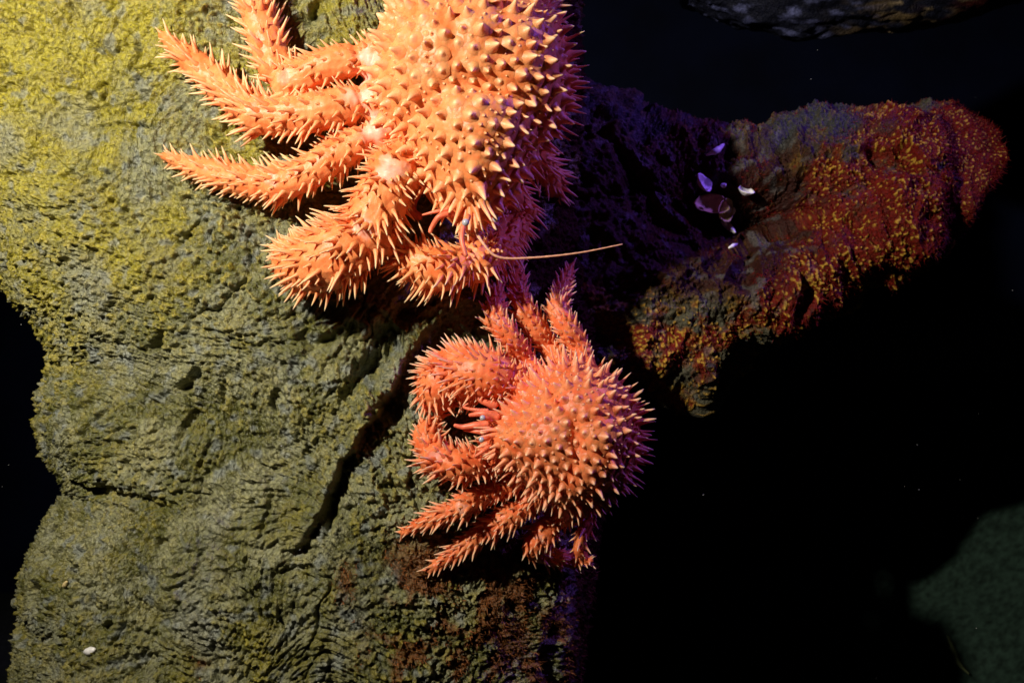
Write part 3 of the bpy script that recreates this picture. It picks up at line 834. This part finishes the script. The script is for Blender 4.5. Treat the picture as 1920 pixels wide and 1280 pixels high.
# ---- the smaller crab, head to the left
yb = -0.022
cenB = W(1066, 815, yb)
B_ = dict(cen=cenB, fwd=(-1, 0.06, -.06), up=(.02, -1, .04), H=.050, scale=S * (D + yb) / D, voxel=.0009,
    prof=[(-134, 2), (-125, 55), (-92, 104), (-42, 134), (5, 141), (45, 122), (80, 94), (112, 64), (138, 42), (155, 26), (166, 2)],
    bumps=[(60, 0, 55, .005), (-40, 75, 60, .005), (-60, 0, 45, .006)],
    grooves=[([(-5, 0), (0, 45), (30, 80), (50, 120)], 14, .003), ([(-5, 22), (-60, 36), (-120, 30)], 14, .002)],
    shell_spines=[(200, .0074, .0040, .0082, .0031, .8), (150, .0052, .0028, .0055, .0022, .75), (330, .0030, .0012, .0022, .0011, .6)],
    rim=62, rimL=.0095,
    limbs=[
        limb([(1000, 745, 30, ('y', -.03)), (962, 722, 38, 34), (905, 700, 50, 36), (850, 705, 54, 30), (820, 735, 40, 24), (842, 765, 14, 18)], n=320, L=.0102, sp=.0038, joints=[1], tilt=.5, fat=.9),
        limb([(845, 690, 34, 32), (822, 715, 30, 26), (835, 752, 12, 16)], n=40, L=.0105, sp=.0045, tilt=.2),
        limb([(1015, 715, 16, ('y', -.025)), (985, 675, 20, 32), (955, 632, 20, 34), (930, 598, 20, 30), (930, 565, 16, 20), (938, 535, 9, 12), (945, 510, 5, 6)], n=165, L=.0070, sp=.0034, joints=[3], tilt=1.35),
        limb([(1060, 700, 18, ('y', -.02)), (1030, 650, 20, 26), (1005, 615, 22, 28), (985, 583, 20, 26), (972, 550, 18, 20), (970, 520, 15, 16), (972, 490, 5, 8)], n=170, L=.0070, sp=.0034, joints=[3], tilt=1.35),
        limb([(1105, 700, 18, ('y', -.01)), (1085, 648, 21, ('y', -.005)), (1062, 612, 22, ('y', -.010)), (1046, 580, 20, ('y', -.006)), (1052, 550, 17, ('y', .008)), (1062, 525, 14, ('y', .02)), (1072, 496, 5, ('y', .03))], n=165, L=.0070, sp=.0034, joints=[3], tilt=1.35),
        limb([(965, 850, 25, ('y', -.028)), (915, 862, 29, 32), (862, 872, 32, 34), (815, 852, 30, 30), (800, 815, 25, 24), (818, 787, 12, 18), (830, 775, 5, 14)], n=260, L=.0102, sp=.0039, joints=[1, 3], tilt=.45),
        limb([(1000, 880, 20, ('y', -.022)), (955, 905, 20, 30), (910, 928, 21, 30), (865, 950, 20, 26), (820, 968, 17, 18), (785, 984, 11, 11), (752, 1000, 5, 4)], n=190, L=.0080, sp=.0035, joints=[1, 3], tilt=1.15),
        limb([(1030, 900, 20, ('y', -.02)), (988, 945, 21, 32), (950, 972, 22, 32), (915, 992, 20, 27), (875, 1020, 17, 19), (840, 1044, 12, 12), (800, 1070, 5, 4)], n=200, L=.0080, sp=.0035, joints=[1, 3], tilt=1.15),
        limb([(1075, 930, 21, ('y', -.018)), (1045, 970, 22, 30), (1012, 1005, 23, 30), (998, 1028, 18, 24), (1030, 1042, 18, 18), (1070, 1048, 14, 14), (1108, 1050, 5, ('y', .01))], n=190, L=.0080, sp=.0035, joints=[1, 2], tilt=1.15),
        limb([(1110, 900, 16, ('y', .0)), (1105, 960, 15, ('y', .01)), (1085, 1030, 10, ('y', .01)), (1100, 1040, 5, ('y', .02))], n=70, L=.009, sp=.0042),
    ],
    membranes=[(R_(985, 1022, 44), .009), (R_(938, 985, 50), .006), (R_(1052, 582, 44), .006), (R_(905, 765, 38), .008), (R_(862, 945, 44), .005)],
    eyes=[(W(905, 783, -.058), (-.8, -.6, .15), .0019), (W(903, 824, -.058), (-.8, -.6, -.15), .0019)],
    extra=[(W(925 + dx, 800 + dy, -.05), (-1.0, -.35, -dy * .012), L, .0022) for dx, dy, L in
           ((0, 0, .016), (6, -14, .012), (6, 16, .012), (14, -34, .011), (14, 38, .011), (22, -55, .010), (24, 60, .010), (12, 8, .012))],
    feelers=[('antennule', [W(915, 795, -.045), W(890, 797, -.046), W(868, 800, -.045), W(852, 797, -.045)], .0030, .0012, M_PINK),
             ('antennule', [W(920, 812, -.045), W(892, 808, -.044), W(870, 806, -.04)], .0024, .0008, M_PINK),
             ('antenna', [W(915, 770, -.045), W(890, 768, -.044), W(870, 763, -.04), W(878, 756, -.04)], .0016, .0006, M_PINK),
             ('antenna', [W(920, 835, -.045), W(905, 846, -.05), W(890, 856, -.05)], .0022, .0008, M_PINK),
             ('mouthpart', [W(930, 760, -.035), W(905, 752, -.036), W(893, 742, -.036)], .0030, .0012, M_PINK),
             ('mouthpart', [W(935, 780, -.045), W(905, 775, -.046), W(880, 778, -.044)], .0034, .0012, M_PINK)])
build_crab('crab', 'smaller red orange spiny crab with its head turned to the olive rock', B_, M_CRAB2)

# ------------------------------------------------------------------ shells and scraps on the ledge
def shell_cup(name, label, cat, c, ax, w, h, depth, mat, group=None):
    """half of a bivalve: an open curved shell with ribs and thickness"""
    ax = np.array(ax, float); ax /= np.linalg.norm(ax)
    a = np.cross(ax, (.3, .2, 1)); a /= np.linalg.norm(a); b = np.cross(ax, a)
    nr, nt = 9, 26; V = []
    for layer, th in ((0, 0), (1, -.0009)):
        rs = np.linspace(.03, 1, nr) if layer == 0 else np.linspace(1, .03, nr)
        for r in rs:
            for j in range(nt):
                t = 2 * math.pi * j / nt
                sc2 = 1 + .10 * math.cos(t) + .07 * math.sin(3 * t + w * 900) * r + .04 * math.sin(9 * t) * r
                V.append(np.array(c) + a * (r * w * sc2 * math.cos(t)) + b * (r * h * sc2 * math.sin(t)) + ax * (depth * (r * r - 1) * -1 + th - (depth)) * -1)
    V = np.array(V)
    o = obj(name, mesh_np(name, V, grid_faces(nr * 2, nt, True)), mat)
    return tag(o, label, cat, group)
def scrap(name, label, cat, pts, radii, mat, flat=.5, group=None):
    Pc = catmull(pts, 8); rr = catmull(np.array(radii)[:, None], 8)[:, 0]
    v, fs, T = tube(Pc, np.maximum(rr, .0003), 10)
    v = v + .0006 * np.stack([fbm(v, 250, 2, 300), fbm(v, 250, 2, 301), fbm(v, 250, 2, 302)], 1)
    o = obj(name, mesh_np(name, v, [fs[0], np.concatenate(fs[1:])]), mat)
    return tag(o, label, cat, group)
p, n = ledge_pt(1335, 405, .013)
shell_cup('mussel_shell', 'open cream shell lying in the hollow of the ledge', 'shell', p, (-.2, -1, .5), .0140, .0090, .007, M_CREAM)
p, n = ledge_pt(1352, 410, .014)
shell_cup('mussel_shell', 'small yellowish shell half beside the open cream shell', 'shell', p, (.6, -1, .1), .0075, .0100, .005, M_CREAM)
p, n = ledge_pt(1302, 365, .014)
shell_cup('clam_shell', 'pale upright shell half on the ledge', 'shell', p, (.9, -.6, .3), .0105, .0065, .005, M_SHELL)
p, n = ledge_pt(1316, 366, .015)
shell_cup('clam_shell', 'small round pale shell touching the upright shell half', 'shell', p, (.1, -1, .3), .0050, .0050, .003, M_SHELL)
p, n = ledge_pt(1392, 380, .013)
shell_cup('clam_shell', 'small cup shaped pale shell facing upward in the hollow of the ledge', 'shell', p, (.3, -.7, .9), .0065, .0055, .005, M_SHELL)
def L3(*a):
    return [ledge_pt(x, y, .012)[0] for x, y in a]
scrap('shell_fragment', 'short pale shell stick below the open cream shell', 'shell', L3((1352, 423), (1362, 432), (1372, 440)), [.0018, .0030, .0010], M_SHELL)
scrap('shell_fragment', 'long pale shell sliver above the other shells on the ledge', 'shell', L3((1320, 311), (1338, 303), (1356, 293)), [.0008, .0026, .0008], M_SHELL)
scrap('shell_fragment', 'lumpy pale shell piece at the right tip of the open cream shell', 'shell', L3((1360, 402), (1366, 406), (1372, 402)), [.0025, .0036, .0022], M_SHELL)
scrap('shell_fragment', 'thin pale shell sliver low in the hollow of the ledge', 'shell', L3((1362, 470), (1370, 467), (1378, 464)), [.0006, .0016, .0006], M_SHELL)
scrap('shell_fragment', 'tiny round pale shell chip between the ledge shells', 'shell', L3((1352, 361), (1355, 362), (1358, 361)), [.0012, .0020, .0012], M_SHELL)
def Rk(*a):
    return [R_(x, y, 2.0) for x, y in a]
scrap('shell_chip', 'white shell chip low on the olive rock face', 'shell', Rk((160, 1221), (168, 1220), (177, 1217)), [.0016, .0028, .0016], M_SHELL)
scrap('shell_chip', 'small buff shell chip above the white chip on the rock face', 'shell', Rk((119, 1099), (122, 1095), (125, 1090)), [.0010, .0017, .0008], M_CREAM)

# ------------------------------------------------------------------ sand bank at the lower right
def bank_fn(P):
    P[:, 2] += .025 * fbm(P, 5, 2, 400) + .006 * fbm(P, 22, 3, 401) + .0012 * fbm(P, 160, 2, 402)
    return P
gx = np.linspace(0, 1, 170); gy = np.linspace(0, 1, 170)
GX, GY = np.meshgrid(gx, gy)
bx = .20 + GX * 1.1; by = .22 + GY * 1.05
def bank_z(x, y):
    r = -.39 + 1.0 * (x - .40) + .60 * (y - .36)
    return np.maximum(-.49, np.minimum(r, -.02 + .1 * r))
BP = bank_fn(np.stack([bx, by, bank_z(bx, by)], -1).reshape(-1, 3))
tag(obj('sand_bank', mesh_np('sand_bank', BP, grid_faces(170, 170, False)), M_SAND), 'pale sand bank rising at the side of the tank', kind='structure')

def bank_pt(px, py):
    for y in np.linspace(.25, 1.2, 400):
        p = W(px, py, y)
        if p[2] < bank_z(p[0], p[1]) + .012: return p
    return p
scrap('weed_blade', 'thin pale weed blade lying on the sand bank', 'weed', [bank_pt(1776, 1190), bank_pt(1786, 1215), bank_pt(1798, 1243), bank_pt(1816, 1262)], [.0006, .0024, .0022, .0005], M_BLADE)

# ------------------------------------------------------------------ specks drifting in the water
n = 300
sp = np.stack([RNG.uniform(-.5, .75, n), RNG.uniform(-.25, .9, n), RNG.uniform(-.42, .24, n)], 1)
rs = RNG.uniform(.00014, .00042, n) * (1 + .4 * np.clip(sp[:, 1], 0, 1))
oc = np.array([(1, 0, 0), (-1, 0, 0), (0, 1, 0), (0, -1, 0), (0, 0, 1), (0, 0, -1)], float)
V = (sp[:, None] + oc[None] * rs[:, None, None] * RNG.uniform(.6, 1.5, (n, 6, 1))).reshape(-1, 3)
fo = np.array([(0, 2, 4), (2, 1, 4), (1, 3, 4), (3, 0, 4), (2, 0, 5), (1, 2, 5), (3, 1, 5), (0, 3, 5)])
o = obj('drifting_specks', mesh_np('drifting_specks', V, ((np.arange(n) * 6)[:, None, None] + fo[None]).reshape(-1, 3)), M_SPECK)
tag(o, 'tiny pale specks drifting in the dark water', 'specks', kind='stuff')
